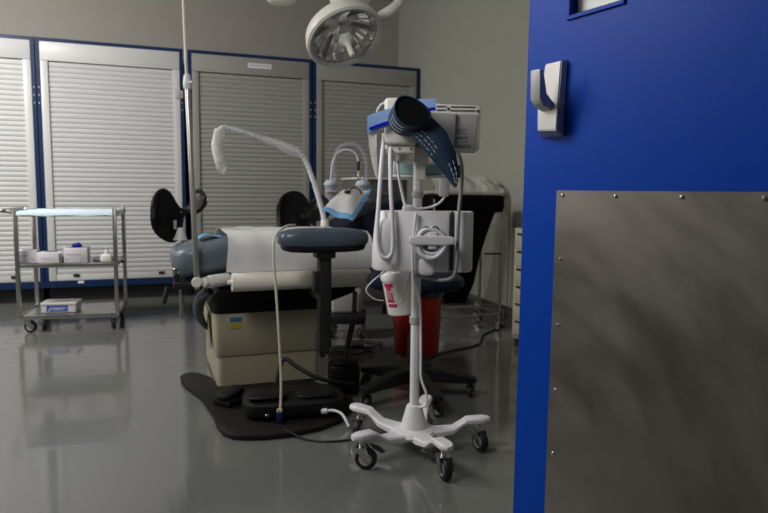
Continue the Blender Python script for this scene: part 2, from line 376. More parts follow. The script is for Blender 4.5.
def caster(parent, x, y, r, top, ang=0, wmat='black', fmat='steel', wid=.022):
    T_ = Matrix.Translation((x, y, 0)) @ Matrix.Rotation(ang, 4, 'Z')
    q = lambda p: T_ @ Vector(p)
    k = MB().cyl(q((0, 0, r*1.9)), q((0, 0, top)), r*.32)
    for s in (-1, 1):
        o = [(-r*.55, s*wid*.8, r*2.05), (r*.5, s*wid*.8, r*2.05), (r*.95, s*wid*.8, r*.9), (r*.6, s*wid*.8, r*.75), (-r*.1, s*wid*.8, r*1.35)]
        k.prism([q(p) for p in o], T_.to_3x3() @ Vector((0, s*.003, 0)))
    k.prism([q((-r*.55, -wid*.95, r*2.02)), q((r*.5, -wid*.95, r*2.02)), q((r*.5, wid*.95, r*2.02)), q((-r*.55, wid*.95, r*2.02))], (0, 0, .004))
    c = k.build('caster', fmat, parent)
    mt = T_ @ Matrix.Translation((r*.35, 0, 0)) @ Matrix.Rotation(R(90), 4, 'X')
    pr = [(r*.45, -wid*.5), (r*.9, -wid*.5), (r, -wid*.28), (r, wid*.28), (r*.9, wid*.5), (r*.45, wid*.5)]
    MB().lathe(pr, (0, 0, r), 26, mt).build('wheel', wmat, c)
    MB().lathe([(r*.16, -wid*.75), (r*.18, -wid*.6), (r*.60, -wid*.56), (r*.62, 0), (r*.60, wid*.56), (r*.18, wid*.6), (r*.16, wid*.75)], (0, 0, r), 18, mt).build('hub', 'grayw', c)
    return c
for x, y, a in ((.045, .02, -.2), (CW-.03, .02, 1.5), (.05, CD-.02, 1.3), (CW-.03, CD-.02, 1.5)): caster(ct, x, y, .042, .1, a)
def at_cart(o, x, y, z, rz=0):
    o.location = ct.location + Matrix.Rotation(R(15), 3, 'Z') @ Vector((x, y, z)); o.rotation_euler.z = R(15)+rz; return o
# absorbent pad on top
g = [[(x/12*.60, -.022, -.020+.003*sin(x*1.3)) for x in range(13)], [(x/12*.60, -.020, .0) for x in range(13)]] + [[(x/12*.60, y/6*.45-.012*(y == 0), .006+.006*abs(sin(x*1.9+y))) for x in range(13)] for y in range(7)]
o = MB().sheet(g, .004).build('absorbent_pad', 'lightblue'); at_cart(o, .01, .005, .8265); tag(o, 'pale blue absorbent pad spread over the cart top', 'pad')
g = [[(.0+.03*sin(y*.4), y/6*.44, .014) for y in range(7)], [(-.03, y/6*.44, .010) for y in range(7)]]
o2 = MB().sheet([[(.005, y/6*.44, .010) for y in range(7)], [(.018, y/6*.44, .014) for y in range(7)], [(.035, y/6*.44, .013) for y in range(7)]], .004).build('blue_edge', 'blueb', o)
def carton(name, w_, d_, h_, x, y, z, rz, lab, m='boxw', slot=None, slotm='black', tuft=False, group=None, marks=()):
    t_ = empty(name, (0, 0, 0), 0); at_cart(t_, x, y, z, rz); tag(t_, lab, 'box', group)
    MB().box((0, 0, 0), (w_, d_, h_), .003).build('carton', m, t_)
    if slot:
        MB().lathe([(.5, 0), (.5, .0015)], (w_/2, d_/2, h_-.0005), 24, Matrix.Diagonal((w_*.62, d_*.45, 1, 1))).build('opening', slotm, t_)
    if tuft:
        MB().blob((w_*.5, d_*.5, h_+.012), (.034, .02, .014), .9).blob((w_*.58, d_*.45, h_+.022), (.014, .012, .014), 1).blob((w_*.4, d_*.55, h_+.018), (.016, .012, .01), 1).build('glove_tuft', 'glove', t_, label='blue gloves poking out')
    for mx_, mz, mw, mh, mm in marks: MB().box((mx_, -.0012, mz), (mx_+mw, -.0002, mz+mh)).build('print', mm, t_, smooth=False)
    return t_
G = 'glove cartons on the middle cart shelf'
carton('glove_box', .125, .11, .088, -.012, .03, .4785, R(4), 'white carton at the left end of the middle cart shelf', slot=1, group=G, marks=((.02, .05, .05, .005, 'purple'), (.095, .02, .012, .012, 'purple')))
carton('glove_box', .15, .12, .075, .118, .015, .4785, R(-2), 'low white carton with a dark end, second along the middle shelf', slot=1, group=G, marks=((.02, .03, .07, .006, 'purple'), (.137, .002, .012, .062, 'ink')))
carton('glove_box', .15, .16, .100, .283, .02, .4785, R(3), 'white carton with blue gloves poking out of its top', slot=1, tuft=True, group=G, marks=((.02, .055, .09, .006, 'purple'), (.015, .015, .01, .016, 'purple'), (.10, .015, .016, .012, 'purple')))
o = MB().box((0, 0, 0), (.13, .12, .022), .005).build('gauze_packet', 'plabel'); at_cart(o, .450, .12, .4785); tag(o, 'flat pale packet on the middle cart shelf', 'packet')
t_ = empty('spray_nozzle_bottle', (0, 0, 0), 0); at_cart(t_, .555, .05, .4785); tag(t_, 'small cream bottle with a nozzle at the right of the middle shelf', 'bottle')
MB().box((-.04, -.025, 0), (.035, .025, .055), .012, 3).build('bottle_body', 'offw', t_)
MB().lathe([(.014, .055), (.014, .075), (.008, .078), (.007, .095), (.012, .098), (.011, .104)]).build('nozzle', 'white', t_)
# disinfectant wipes carton on the bottom shelf
wb = empty('wipes_carton', (0, 0, 0), 0); at_cart(wb, .11, .09, .1215, R(-3)); tag(wb, 'flat white and blue carton on the bottom cart shelf', 'box')
MB().box((0, 0, 0), (.225, .16, .058), .003).build('carton', 'boxw', wb)
MB().box((-.006, -.006, .054), (.231, .166, .070), .006).build('lid', 'offw', wb)
MB().box((.035, -.0015, .006), (.175, -.0002, .05)).build('print', 'boxb', wb, smooth=False, label='blue printed front')
f = MB()
for k, (x, z, l) in enumerate(((.075, .030, .05), (.13, .030, .03), (.07, .020, .075))): f.box((x, -.0022, z), (x+l, -.0016, z+.005))
f.prism([(.045, -.0016, .012), (.066, -.0016, .040), (.070, -.0016, .036), (.055, -.0016, .012)], (0, -.0006, 0))
f.build('lettering', 'inkl', wb, smooth=False)
MB().lathe([(.045, 0), (.045, .002)], (.12, .08, .0701), 20, Matrix.Diagonal((1.3, .8, 1, 1))).build('lid_flap', 'plabel', wb)
o = MB().lathe([(.022, 0), (.022, .010), (.016, .022), (.004, .026)]).build('bell_cup', 'white'); at_cart(o, .10, .37, .1215); tag(o, 'small white cap behind the carton on the bottom shelf', 'cup')

# ------------------------------------------------------------ examination table
EX = empty('examination_table', (-.816, 3.127, 0), ROT, 'beige-based power examination table draped with white paper', 'examination table')
L = lambda p: local(EX, p)
def rect_ring(x0, y0, x1, y1, z, r, n=5):
    P = []
    for cx, cy, a0 in ((x1-r, y1-r, 0), (x0+r, y1-r, 90), (x0+r, y0+r, 180), (x1-r, y0+r, 270)):
        for k in range(n+1): P.append(Vector((cx+r*cos(R(a0+90*k/n)), cy+r*sin(R(a0+90*k/n)), z)))
    return P
BW, BD = .50, .62
MB().loft([rect_ring(-.015, -.04, BW, BD, z, .03) for z in (.023, .18)]).build('lower_base', 'beige', EX)
us = MB().loft([rect_ring(-.020, -.045, BW+.008, BD+.008, .175, .032), rect_ring(-.022, -.048, BW+.010, BD+.010, .18, .034), rect_ring(-.034, -.055, BW+.016, BD+.014, .385, .034), rect_ring(-.030, -.051, BW+.012, BD+.01, .392, .03)]).build('upper_shell', 'beige', EX)
MB().prism([(-.032, .08, .19), (-.038, .08, .35), (-.040, .16, .385), (-.040, .50, .385), (-.034, .50, .26)], (-.006, 0, 0), .004).build('side_panel', 'beige', us)
MB().box((.048, -.0555, .315), (.105, -.0510, .348)).build('sticker', 'yellow', us, smooth=False, label='yellow half of the sticker')
MB().box((.048, -.0562, .349), (.105, -.0520, .372)).build('sticker', 'skyb', us, smooth=False, label='blue half of the sticker')
f = MB().loft([rect_ring(-.035, -.056, BW+.02, BD+.01, .392, .04), rect_ring(-.035, -.08, BW+.04, BD+.02, .42, .04), rect_ring(-.03, -.10, BW+.18, BD, .47, .05), rect_ring(.0, -.13, BW+.20, BD-.02, .52, .05)])
f.build('black_tray', 'blackv', EX)
# curved black bumper at the left side of the shell
MB().tube([(-.04, -.02, .50), (-.075, .04, .47), (-.09, .10, .40), (-.075, .16, .33), (-.04, .2, .27)], .022, rs=[.018, .026, .028, .022, .010]).build('side_bumper', 'vinyl', EX)
# floor foot with a long lobe
foot = [(-1.043, 3.225), (-1.062, 3.275), (-1.055, 3.317), (-1.030, 3.342), (-.99, 3.335), (-.95, 3.302), (-.889, 3.249), (-.83, 3.12), (-.76, 3.10), (-.6, 3.2), (-.419, 3.235), (-.21, 3.10), (-.143, 2.95), (-.145, 2.80), (-.18, 2.66), (-.26, 2.57), (-.37, 2.50), (-.46, 2.47), (-.546, 2.461), (-.60, 2.47), (-.645, 2.505), (-.691, 2.589), (-.73, 2.69), (-.785, 2.80), (-.85, 2.93), (-.93, 3.04), (-.99, 3.12)]
f = MB().prism([L((x, y, 0)) for x, y in foot][::-1], (0, 0, .024), .007)
f.build('floor_foot', 'brown', EX)
# seat cushion, front lip and under-frame
SEAT = Matrix.Identity(4)
MB().blob((.385, .10, .665), (.345, .295, .115), .28, 40, 14).build('seat_cushion', 'vinyl2', EX)
MB().blob((-.045, .10, .665), (.175, .20, .088), .55, 32, 14, Matrix.Rotation(R(-10), 4, 'Y')).build('leg_cushion', 'vinyl2', EX)
MB().box((-.05, -.05, .52), (.66, .34, .565), .01).build('under_frame', 'blackv', EX)
# back section on the right
f = MB().prism([(.60, -.02, .72), (.62, -.02, .80), (.80, -.02, .90), (.86, -.02, .93), (.97, -.02, .95), (.99, -.02, .90), (.97, -.02, .66), (.90, -.02, .58), (.66, -.02, .58)], (0, .40, 0), .025, 3)
f.build('back_section', 'navy', EX)
MB().cyl((.97, .0, .80), (.97, .38, .80), .012).build('back_bar', 'blackv', EX)
# arm support: oval pad on a black upright
arm = MB().blob((.412, -.46, .785), (.205, .085, .047), .62, 40, 14)
arm = arm.build('arm_pad', 'vinyl', EX, label='dark blue-grey oval arm pad')
MB().blob((.412, -.46, .755), (.19, .078, .030), .5, 32, 8).build('pad_underside', 'blackv', arm)
MB().box((.385, -.50, .30), (.440, -.445, .745), .006).box((.37, -.515, .70), (.455, -.43, .735), .006).box((.36, -.50, .55), (.388, -.45, .64), .005).box((.38, -.51, .27), (.43, -.435, .36), .006).cyl((.405, -.47, .25), (.405, -.47, .28), .012).build('arm_post', 'black', EX)
MB().box((.395, -.46, .50), (.43, -.10, .535), .005).build('arm_bracket', 'black', EX)
# knee crutches: a wide outer ear, a low valley and a smaller inner ear, bent round the leg
CA = [(-0.295, 0.155, 0.902, -0.297, 0.123, 0.854), (-0.287, 0.181, 0.946, -0.291, 0.15, 0.808), (-0.267, 0.201, 0.98, -0.273, 0.171, 0.772), (-0.243, 0.218, 0.991, -0.249, 0.188, 0.75), (-0.219, 0.232, 0.981, -0.225, 0.202, 0.736), (-0.2, 0.244, 0.955, -0.206, 0.214, 0.732), (-0.181, 0.252, 0.92, -0.186, 0.222, 0.736), (-0.164, 0.255, 0.896, -0.168, 0.225, 0.751), (-0.152, 0.256, 0.891, -0.154, 0.225, 0.854), (-0.132, 0.249, 0.894, -0.134, 0.218, 0.874), (-0.107, 0.237, 0.925, -0.11, 0.206, 0.875), (-0.088, 0.222, 0.977, -0.092, 0.191, 0.875), (-0.069, 0.204, 0.992, -0.073, 0.174, 0.886), (-0.051, 0.185, 0.977, -0.054, 0.154, 0.907), (-0.04, 0.167, 0.952, -0.043, 0.136, 0.933)]
CB = [(0.356, 0.288, 0.909, 0.35, 0.258, 0.801), (0.381, 0.315, 0.953, 0.374, 0.286, 0.777), (0.414, 0.338, 0.975, 0.406, 0.308, 0.764), (0.456, 0.352, 0.986, 0.449, 0.323, 0.763), (0.498, 0.361, 0.975, 0.491, 0.332, 0.762), (0.529, 0.367, 0.941, 0.521, 0.338, 0.761), (0.547, 0.37, 0.907, 0.54, 0.341, 0.806), (0.563, 0.366, 0.925, 0.556, 0.337, 0.818), (0.584, 0.354, 0.953, 0.576, 0.324, 0.829), (0.608, 0.334, 0.965, 0.6, 0.305, 0.836), (0.631, 0.31, 0.949, 0.623, 0.281, 0.848), (0.642, 0.289, 0.915, 0.634, 0.259, 0.877)]
def crutch(L_, bow):
    root = empty('knee_crutch', (0, 0, 0), 0); root.parent = EX
    P = [(Vector(a[:3]), Vector(a[3:])) for a in L_]; Q = []
    for i in range(len(P)-1):                      # smooth the outline
        for k in range(3):
            t = k/3; row = []
            for w_ in (0, 1):
                p0, p1, p2, p3 = (P[max(i-1, 0)][w_], P[i][w_], P[i+1][w_], P[min(i+2, len(P)-1)][w_])
                row.append(.5*((2*p1)+(p2-p0)*t+(2*p0-5*p1+4*p2-p3)*t*t+(3*p1-p0-3*p2+p3)*t**3))
            Q.append(row)
    Q.append(list(P[-1]))
    g = [[a.lerp(b, s_/6) + Vector((0, bow, 0))*sin(pi*s_/6)*min(1, (a-b).length/.2) for a, b in Q] for s_ in range(7)]
    f = MB().sheet(g, .022)
    f.build('crutch_shell', 'blackv', root)
    f = MB().tube([q_[0] for q_ in Q], .008, smooth=False); f.tube([q_[1] for q_ in Q], .008, smooth=False).build('shell_edge', 'blackv', root)
    return root
r_ = crutch(CA, .03)
MB().blob((-.068, .196, .935), (.034, .010, .044), .9, mtx=Matrix.Rotation(R(-40), 4, 'Z')).build('inner_face', 'dgrey', r_, label='grey inner face, lightened as if lit')  # grey disc added: light on the inner ear is put into its colour
MB().box((-.197, .205, .79), (-.180, .222, .838), .007, 3).build('strap_slot', 'grayw', r_)
MB().cyl((-.150, .235, .62), (-.150, .24, .88), .012).cyl((-.165, .20, .735), (-.163, .205, .80), .036, .013).build('crutch_post', 'offw', r_)
r_ = crutch(CB, .03)
MB().blob((.603, .336, .90), (.032, .010, .050), .9, mtx=Matrix.Rotation(R(-38), 4, 'Z')).build('inner_face', 'dgrey', r_, label='grey inner face, lightened as if lit')  # same lightened grey disc, stands for the lit inner ear
MB().cyl((.50, .345, .85), (.50, .330, .85), .014).build('knob', 'dark', r_)
MB().cyl((.55, .385, .66), (.55, .385, .86), .012).cyl((.55, .385, .78), (.55, .385, .81), .03, .014).build('crutch_post', 'offw', r_)
# accessory clamps at the left of the seat
MB().cyl((-.06, -.165, .568), (.035, -.115, .572), .030, bev=.004).cyl((-.085, -.178, .567), (-.06, -.165, .568), .024, bev=.003).build('socket', 'offw', EX)
MB().box((.02, -.12, .545), (.15, -.06, .59), .006).build('socket_arm', 'steel', EX)
MB().cyl((-.20, -.10, .60), (-.20, -.10, .555), .015, bev=.003).box((-.215, -.13, .53), (-.10, -.06, .565), .006).cyl((-.24, -.12, .545), (-.26, -.13, .47), .011).cyl((-.15, -.11, .50), (-.15, -.11, .56), .018).build('clamp', 'black', EX)
MB().cyl((-.178, -.09, .57), (-.178, -.09, .385), .011, bev=.002).cyl((-.20, -.10, .60), (-.20, -.10, .63), .017, bev=.003).build('clamp_bar', 'steel', EX)
MB().box((-.19, -.09, .53), (-.02, .02, .56), .005).build('clamp_rail', 'blackv', EX)

# paper roll and paper cover
pr_ = empty('paper_roll', EX.location, ROT, 'long cream paper roll under the front edge of the exam table', 'paper roll')
MB().lathe([(.012, 0), (.012, .004), (.042, .004), (.044, .010), (.044, .666), (.042, .672), (.012, .672)], (.033, -.235, .572), 30, Matrix.Rotation(R(90), 4, 'Y')).build('roll', 'cream', pr_)
MB().cyl((.018, -.235, .572), (.719, -.235, .572), .011).build('core', 'offw', pr_)
MB().box((.705, -.245, .56), (.713, -.10, .585), .003).build('roll_bracket', 'blackv', EX)
rows = []
path = [(.50, .775), (.40, .790), (.385, .7)]  # v,z control
prof = [(.402, .66), (.396, .73), (.35, .788), (.2, .793), (.0, .790), (-.12, .787), (-.175, .772), (-.208, .73), (-.215, .68), (-.222, .64), (-.228, .618)]
random.seed(3)
for k in range(25):
    u = .03+.70*k/24; row = []
    for (v, z) in prof:
        wob = .004*sin(k*.9+v*9)+.003*sin(k*.37)
        uu = u - (0 if k else .015*max(0, (.78-z)/.15))
        row.append((uu, v-(.003+abs(wob) if v < -.1 else 0), z+(abs(wob)*.8 if v > -.15 else 0)))
    rows.append(row)
pc = empty('paper_cover', EX.location, ROT, 'white exam paper draped over the table seat', 'paper cover')
MB().sheet(rows, .003).build('paper_sheet', 'paper', pc)
# loose light-blue corner at the left
g = [[(-.09+.11*i/6, -.02+.13*j/5+.02*i/6, .757+.012*sin(i*.8)+.02*i/6) for i in range(7)] for j in range(6)]
o = MB().sheet(g, .003).build('blue_pad_corner', 'blueb'); o.location = EX.location; o.rotation_euler.z = ROT
tag(o, 'light blue pad corner showing at the left end of the table', 'pad')

# underpad draped over the back section
A_, B_, C_, D_ = Vector((-.322, 3.30, .892)), Vector((-.160, 3.22, .845)), Vector((-.077, 3.60, 1.000)), Vector((-.232, 3.60, 1.006))
def bil(s, t): return A_*(1-s)*(1-t)+B_*s*(1-t)+C_*s*t+D_*(1-s)*t + Vector((0, -.01, .03))*sin(pi*s)*sin(pi*t) + Vector((0, 0, .006))*sin(9*s+4*t)
pd = MB().sheet([[bil(i/14, j/14) for i in range(15)] for j in range(15)], .004).build('underpad', 'paper'); tag(pd, 'white underpad with a blue border over the navy back section', 'pad')
off = Vector((0, -.005, .004))
MB().sheet([[bil(i/14, j*.11/2-.02)+off for i in range(15)] for j in range(3)], .003).sheet([[bil(1.02-i*.11/2, j/14)+off for i in range(3)] for j in range(15)], .003).build('blue_border', 'blueb', pd)
f = MB().tube([bil(.45, .70)+off*2, bil(.5, .85)+off*2.5, bil(.65, .88)+off*2.5, bil(.78, .78)+off*2.2], .004)
f.blob(bil(.42, .62)+off*2.5, (.018, .012, .010), .8)
o = f.build('clip', 'dark'); tag(o, 'small dark clip lying on the white underpad', 'clip')

# ------------------------------------------------------------ iv pole on the table clamp
iv = empty('iv_pole', (-.868, 2.945, 0), 0, 'tall thin chrome pole clamped at the left end of the exam table', 'pole')
Li = lambda p: Vector(p)-iv.location
MB().cyl(Li((-.862, 2.93, .535)), Li((-.918, 3.02, 1.50)), .0125, bev=.002).build('lower_tube', 'pole', iv)
MB().cyl(Li((-.918, 3.02, 1.46)), Li((-.93, 3.0, 2.25)), .0065, bev=.001).build('upper_rod', 'offw', iv)
MB().lathe([(.014, 0), (.019, .008), (.019, .04), (.016, .045), (.016, .062), (.010, .068)], Li((-.9155, 3.016, 1.455)), 20).cyl(Li((-.9155, 3.016, 1.485)), Li((-.888, 3.0, 1.485)), .006).build('height_collar', 'white', iv)
MB().cyl(Li((-.862, 2.915, .568)), Li((-.862, 2.945, .568)), .024, bev=.003).build('mount_ring', 'offw', iv)
MB().tube([Li((-.93, 3.0, 2.24)), Li((-.96, 2.99, 2.28)), Li((-1.0, 2.98, 2.25))], .005).tube([Li((-.93, 3.0, 2.24)), Li((-.90, 3.01, 2.28)), Li((-.86, 3.02, 2.25))], .005).build('hook', 'chrome', iv)

# ------------------------------------------------------------ gooseneck lamp wrapped in plastic
LP = [(-.330, 3.56, .60), (-.328, 3.53, .808), (-.363, 3.50, .972), (-.402, 3.48, 1.093), (-.430, 3.46, 1.165), (-.470, 3.44, 1.203), (-.600, 3.40, 1.250), (-.745, 3.34, 1.297), (-.825, 3.31, 1.314)]
gl = empty('gooseneck_lamp', (-.330, 3.56, .57), 0, 'white gooseneck exam lamp wrapped in clear plastic', 'lamp')
Lg = lambda p: Vector(p)-gl.location
MB().tube([Lg(p) for p in LP], .011, rs=[.017, .016, .014, .013, .013, .012, .011, .010, .010]).build('arm', 'cord', gl)
MB().tube([Lg(p) for p in [(-.825, 3.31, 1.316), (-.850, 3.30, 1.280), (-.858, 3.295, 1.22), (-.850, 3.295, 1.17), (-.838, 3.295, 1.135)]], .02, rs=[.011, .019, .025, .026, .026], n=18).build('lamp_head', 'offw', gl)
MB().cyl(Lg((-.838, 3.295, 1.137)), Lg((-.8365, 3.295, 1.1335)), .020).build('lens', 'dgrey', gl)
MB().lathe([(.024, 0), (.024, .03), (.018, .04)], Lg((-.328, 3.53, .80)), 20).build('base_collar', 'offw', gl)
MB().box((-.06, -.02, -.02), (.03, .05, .02), .005).build('mount', 'blackv', gl)
def crumple(pts, r0, amp, n=14, sub=5, seed=1, taper=None):
    random.seed(seed); f = MB(); P = [Vector(p) for p in pts]; Q = []
    for a, b in zip(P, P[1:]):
        for k in range(sub): Q.append(a.lerp(b, k/sub))
    Q.append(P[-1]); rings = []
    for i, p in enumerate(Q):
        t = (Q[min(i+1, len(Q)-1)]-Q[max(i-1, 0)]).normalized(); x = t.cross(Vector((0, 1, .2))).normalized(); y = t.cross(x)
        rr_ = r0 * (taper(i/(len(Q)-1)) if taper else 1)
        rings.append([p+(x*cos(2*pi*k/n)+y*sin(2*pi*k/n))*(rr_+random.uniform(-amp, amp)) for k in range(n)])
    f.loft(rings); return f
crumple([Lg(p) for p in LP[1:]], .018, .0065, sub=9, seed=4, taper=lambda t: .55+1.0*math.exp(-((t-.62)/.10)**2)).build('plastic_sleeve', 'film', gl, label='crumpled clear plastic sleeve')
crumple([Lg(p) for p in [(-.84, 3.30, 1.30), (-.857, 3.295, 1.22), (-.838, 3.295, 1.135), (-.832, 3.295, 1.10), (-.824, 3.295, 1.075)]], .0275, .003, seed=9, taper=lambda t: 1 if t < .72 else 1-.75*(t-.72)/.28).build('plastic_sleeve', 'film', gl, label='plastic twisted shut below the lamp head')

# ------------------------------------------------------------ surgical light from the ceiling
SL = Vector((-.196, 3.10, 1.716))
sl = empty('surgical_light', (.30, 3.35, 0), 0, 'round ceiling-hung surgical light with faceted reflector above the table', 'surgical light')
Ls = lambda p: Vector(p)-Vector(sl.location)
nrm = Vector((.36, -.49, -.80)).normalized()                 # where the dish faces
q = nrm.to_track_quat('Z', 'Y').to_matrix().to_4x4(); qt = Matrix.Rotation(0, 4, 'Z')
RD = .180
housing = MB().lathe([(.03, -.095), (.10, -.092), (.150, -.075), (.178, -.045), (RD+.006, -.012), (RD+.006, .010), (RD-.004, .014), (RD-.016, .010), (RD-.018, -.005), (RD-.016, -.03), (.15, -.066), (.1, -.088), (.001, -.091)], Ls(SL), 56, q).build('lamp_housing', 'offw', sl)
fr = MB(); rings = []
n = 56
for r, z in ((.161, .0), (.158, -.012), (.138, -.045), (.10, -.070), (.055, -.082), (.002, -.085)):
    rings.append([q @ Vector((r*cos(2*pi*k/n), r*sin(2*pi*k/n), z + (.004 if k % 2 else 0))) + Ls(SL) for k in range(n)])
fr.loft(rings, cap=False).build('reflector', 'refl', sl, smooth=False, label='faceted mirror reflector')
MB().lathe([(RD-.017, .002), (RD-.017, .006), (.001, .010)], Ls(SL), 48, q).build('glass_cover', 'glass', sl)
MB().lathe([(RD-.018, .006), (RD-.004, .0135), (RD-.004, .018), (RD-.020, .012), (RD-.018, .006)], Ls(SL), 56, q, cap=False).build('rim', 'grayw', sl)
hd = Ls(SL) + (q.to_3x3() @ Vector((0, 0, .008)))
ht = hd + nrm*.11 + Vector((.0, 0, 0))
MB().lathe([(.034, 0), (.038, .010), (.036, .022), (.020, .034), (.013, .05), (.013, .105), (.009, .112)], hd, 22, q).build('handle', 'offw', sl)
for a_ in (20, 75, 140, 200, 260, 320):
    k0 = q @ Vector((.06*cos(R(a_)), .06*sin(R(a_)), -.08)); k1 = q @ Vector((.165*cos(R(a_)), .165*sin(R(a_)), -.012))
    MB().box((-.004, -.004, 0), (.004, .004, (k1-k0).length)).bm.free()
    g_ = MB().cyl(k0+Ls(SL), k1+Ls(SL), .007, n=6); g_.build('lamp_strut', 'dgrey', sl)
# back cap and yoke arm sweeping up to the ceiling column
MB().tube([Ls(p) for p in [(-.055, 3.18, 1.808), (-.015, 3.17, 1.838), (.022, 3.17, 1.860), (.058, 3.19, 1.90), (.085, 3.22, 1.99), (.10, 3.27, 2.06)]], .025, n=14).build('yoke', 'offw', sl)
MB().cyl(Ls((-.055, 3.185, 1.808)), Ls((-.030, 3.178, 1.828)), .026, bev=.004).build('yoke_joint', 'beige', sl)
MB().tube([Ls(p) for p in [(.10, 3.27, 2.03), (.10, 3.27, 2.14), (.13, 3.28, 2.18), (.30, 3.35, 2.30)]], .028, n=14).build('swing_arm', 'offw', sl)
MB().cyl(Ls((.30, 3.35, 2.24)), Ls((.30, 3.35, H)), .035).lathe([(.11, H-.06), (.12, H-.05), (.12, H)], (0, 0, 0), 30).build('ceiling_column', 'offw', sl)
# second light: only the lower curves of its housing are in view
s2 = empty('surgical_light', (.30, 3.75, 0), 0, 'second surgical light, only its rounded undersides at the top edge', 'surgical light')
L2 = lambda p: Vector(p)-Vector(s2.location)
MB().blob(L2((-.178, 3.2, 1.915)), (.098, .07, .047), .9, 32, 14, Matrix.Rotation(R(-4), 4, 'Y')).build('joint_cover', 'offw', s2)
MB().blob(L2((-.51, 3.2, 1.925)), (.075, .07, .040), .9, 32, 14).build('lamp_housing', 'offw', s2)
MB().tube([L2(p) for p in [(-.515, 3.2, 1.95), (-.35, 3.22, 2.0), (-.182, 3.2, 1.96)]], .022).build('link_arm', 'offw', s2)
MB().tube([L2(p) for p in [(-.182, 3.2, 1.95), (-.16, 3.25, 2.1), (.0, 3.45, 2.3), (.30, 3.75, 2.4)]], .028).build('swing_arm', 'offw', s2)
MB().cyl(L2((.30, 3.75, 2.34)), L2((.30, 3.75, H)), .035).lathe([(.11, H-.06), (.12, H-.05), (.12, H)], (0, 0, 0), 30).build('ceiling_column', 'offw', s2)

# ------------------------------------------------------------ suction unit with two canisters
su = empty('suction_unit', (-.25, 4.35, 0), R(0), 'small wheeled suction pump on a pole behind the exam table', 'suction pump')
MB().box((-.10, -.10, .17), (.10, .10, .32), .02, 3).build('pump_body', 'grayw', su)
MB().cyl((0, 0, .32), (0, 0, 1.0), .012).build('pole', 'steel', su)
MB().box((-.15, -.012, .985), (.15, .012, .999), .003).build('canister_bracket', 'white', su)
MB().box((-.13, -.13, .10), (.13, .13, .17), .02).build('pump_base', 'dark', su)
for x, y in ((-.1, -.1), (.1, -.1), (-.1, .1), (.1, .1)): caster(su, x, y, .035, .11, 1.2)
for x, lab in ((-.105, 'left suction canister with a pale blue lid'), (.105, 'right suction canister with a pale blue lid')):
    c = empty('suction_canister', (-.25+x, 4.275, .925), 0, lab, 'canister', 'suction canisters behind the exam table')
    MB().lathe([(.048, .0), (.052, .01), (.056, .12), (.053, .12), (.049, .012), (.002, .010)]).build('jar', 'tube', c)
    MB().lathe([(.058, .12), (.062, .124), (.062, .138), (.055, .143), (.048, .160), (.012, .166)]).cyl((0, 0, .16), (0, 0, .19), .012).cyl((.03, 0, .15), (.03, 0, .185), .009).build('lid', 'plabel', c)
    MB().lathe([(.0575, .06), (.060, .06), (.060, .07), (.0575, .07)]).build('ring', 'steel', c)
    c.scale = (.80, .80, .86)
f = MB().tube([(-.33, 4.275, 1.085), (-.335, 4.275, 1.18), (-.31, 4.275, 1.27), (-.24, 4.275, 1.305), (-.165, 4.275, 1.28), (-.125, 4.275, 1.19), (-.12, 4.275, 1.085)], .012, n=12)
o = f.build('suction_tube', 'tube'); tag(o, 'clear tube arching between the two suction canisters', 'tube')
f = MB().tube([(-.355, 4.275, 1.09), (-.35, 4.275, 1.17), (-.32, 4.27, 1.235), (-.26, 4.27, 1.265), (-.195, 4.27, 1.24), (-.175, 4.27, 1.17), (-.176, 4.27, 1.09)], .006, n=10)
o = f.build('suction_tube', 'cord'); tag(o, 'thinner inner tube arching between the canisters', 'tube')
MB().cyl((-.1755, 4.27, 1.13), (-.1755, 4.27, 1.19), .010).build('connector', 'black', o)

# ------------------------------------------------------------ grey supply cart with white top behind
sc = empty('supply_cart', room(2.635, -1.35), ROT, 'dark grey supply cart with a thin white top behind the exam table', 'cart')
MB().box((0, 0, .08), (.42, .42, 1.085), .01).build('cart_body', 'dgrey', sc)
MB().box((-.01, -.01, 1.085), (.43, .43, 1.10), .004).build('white_top', 'offw', sc)
for k in range(4):
    d = MB().box((.02, -.016, .12+.235*k), (.40, -.001, .335+.235*k), .004).build('drawer', 'dgrey', sc)
    MB().box((.13, -.032, .26+.235*k), (.29, -.016, .272+.235*k), .003).build('handle', 'steel', d)
for x, y in ((.05, .05), (.37, .05), (.05, .37), (.37, .37)): caster(sc, x, y, .035, .085, 1)

# ------------------------------------------------------------ linen hampers
def hamper(loc, rz, w_, d_, top, lab, name):
    h = empty(name, loc, rz, lab, 'hamper')
    for x in (0, w_):
        for y in (0, d_):
            MB().tube([(x, y, .085), (x, y, top)], .010, smooth=False).build('leg', 'steel', h)
            caster(h, x, y, .03, .09, 2.2, fmat='steel')
    f = MB()
    for z in (.12,): f.cyl((0, 0, z), (w_, 0, z), .008).cyl((0, d_, z), (w_, d_, z), .008).cyl((0, 0, z), (0, d_, z), .008).cyl((w_, 0, z), (w_, d_, z), .008)
    f.build('bottom_frame', 'steel', h)
    f = MB(); z = top
    f.cyl((0, 0, z), (w_, 0, z), .010).cyl((0, d_, z), (w_, d_, z), .010).cyl((0, 0, z), (0, d_, z), .010).cyl((w_, 0, z), (w_, d_, z), .010)
    f.build('top_frame', 'steel', h)
    return h
def bagrings(w_, d_, lv, amp, seed):
    random.seed(seed); rings = []
    for (z, ex, r, sx, shx) in lv:
        P = rect_ring(-ex, -ex, w_+ex, d_+ex, z, r, 6); Q = []
        for k, p in enumerate(P):
            cx, cy = w_/2+shx, d_/2
            a = math.atan2(p.y-cy, p.x-cx); wv = 1+amp*(sin(a*9+seed)+.6*sin(a*17+z*6))
            Q.append(Vector((cx+(p.x-w_/2)*sx*wv, cy+(p.y-cy)*sx*wv, p.z)))
        rings.append(Q)
    return rings
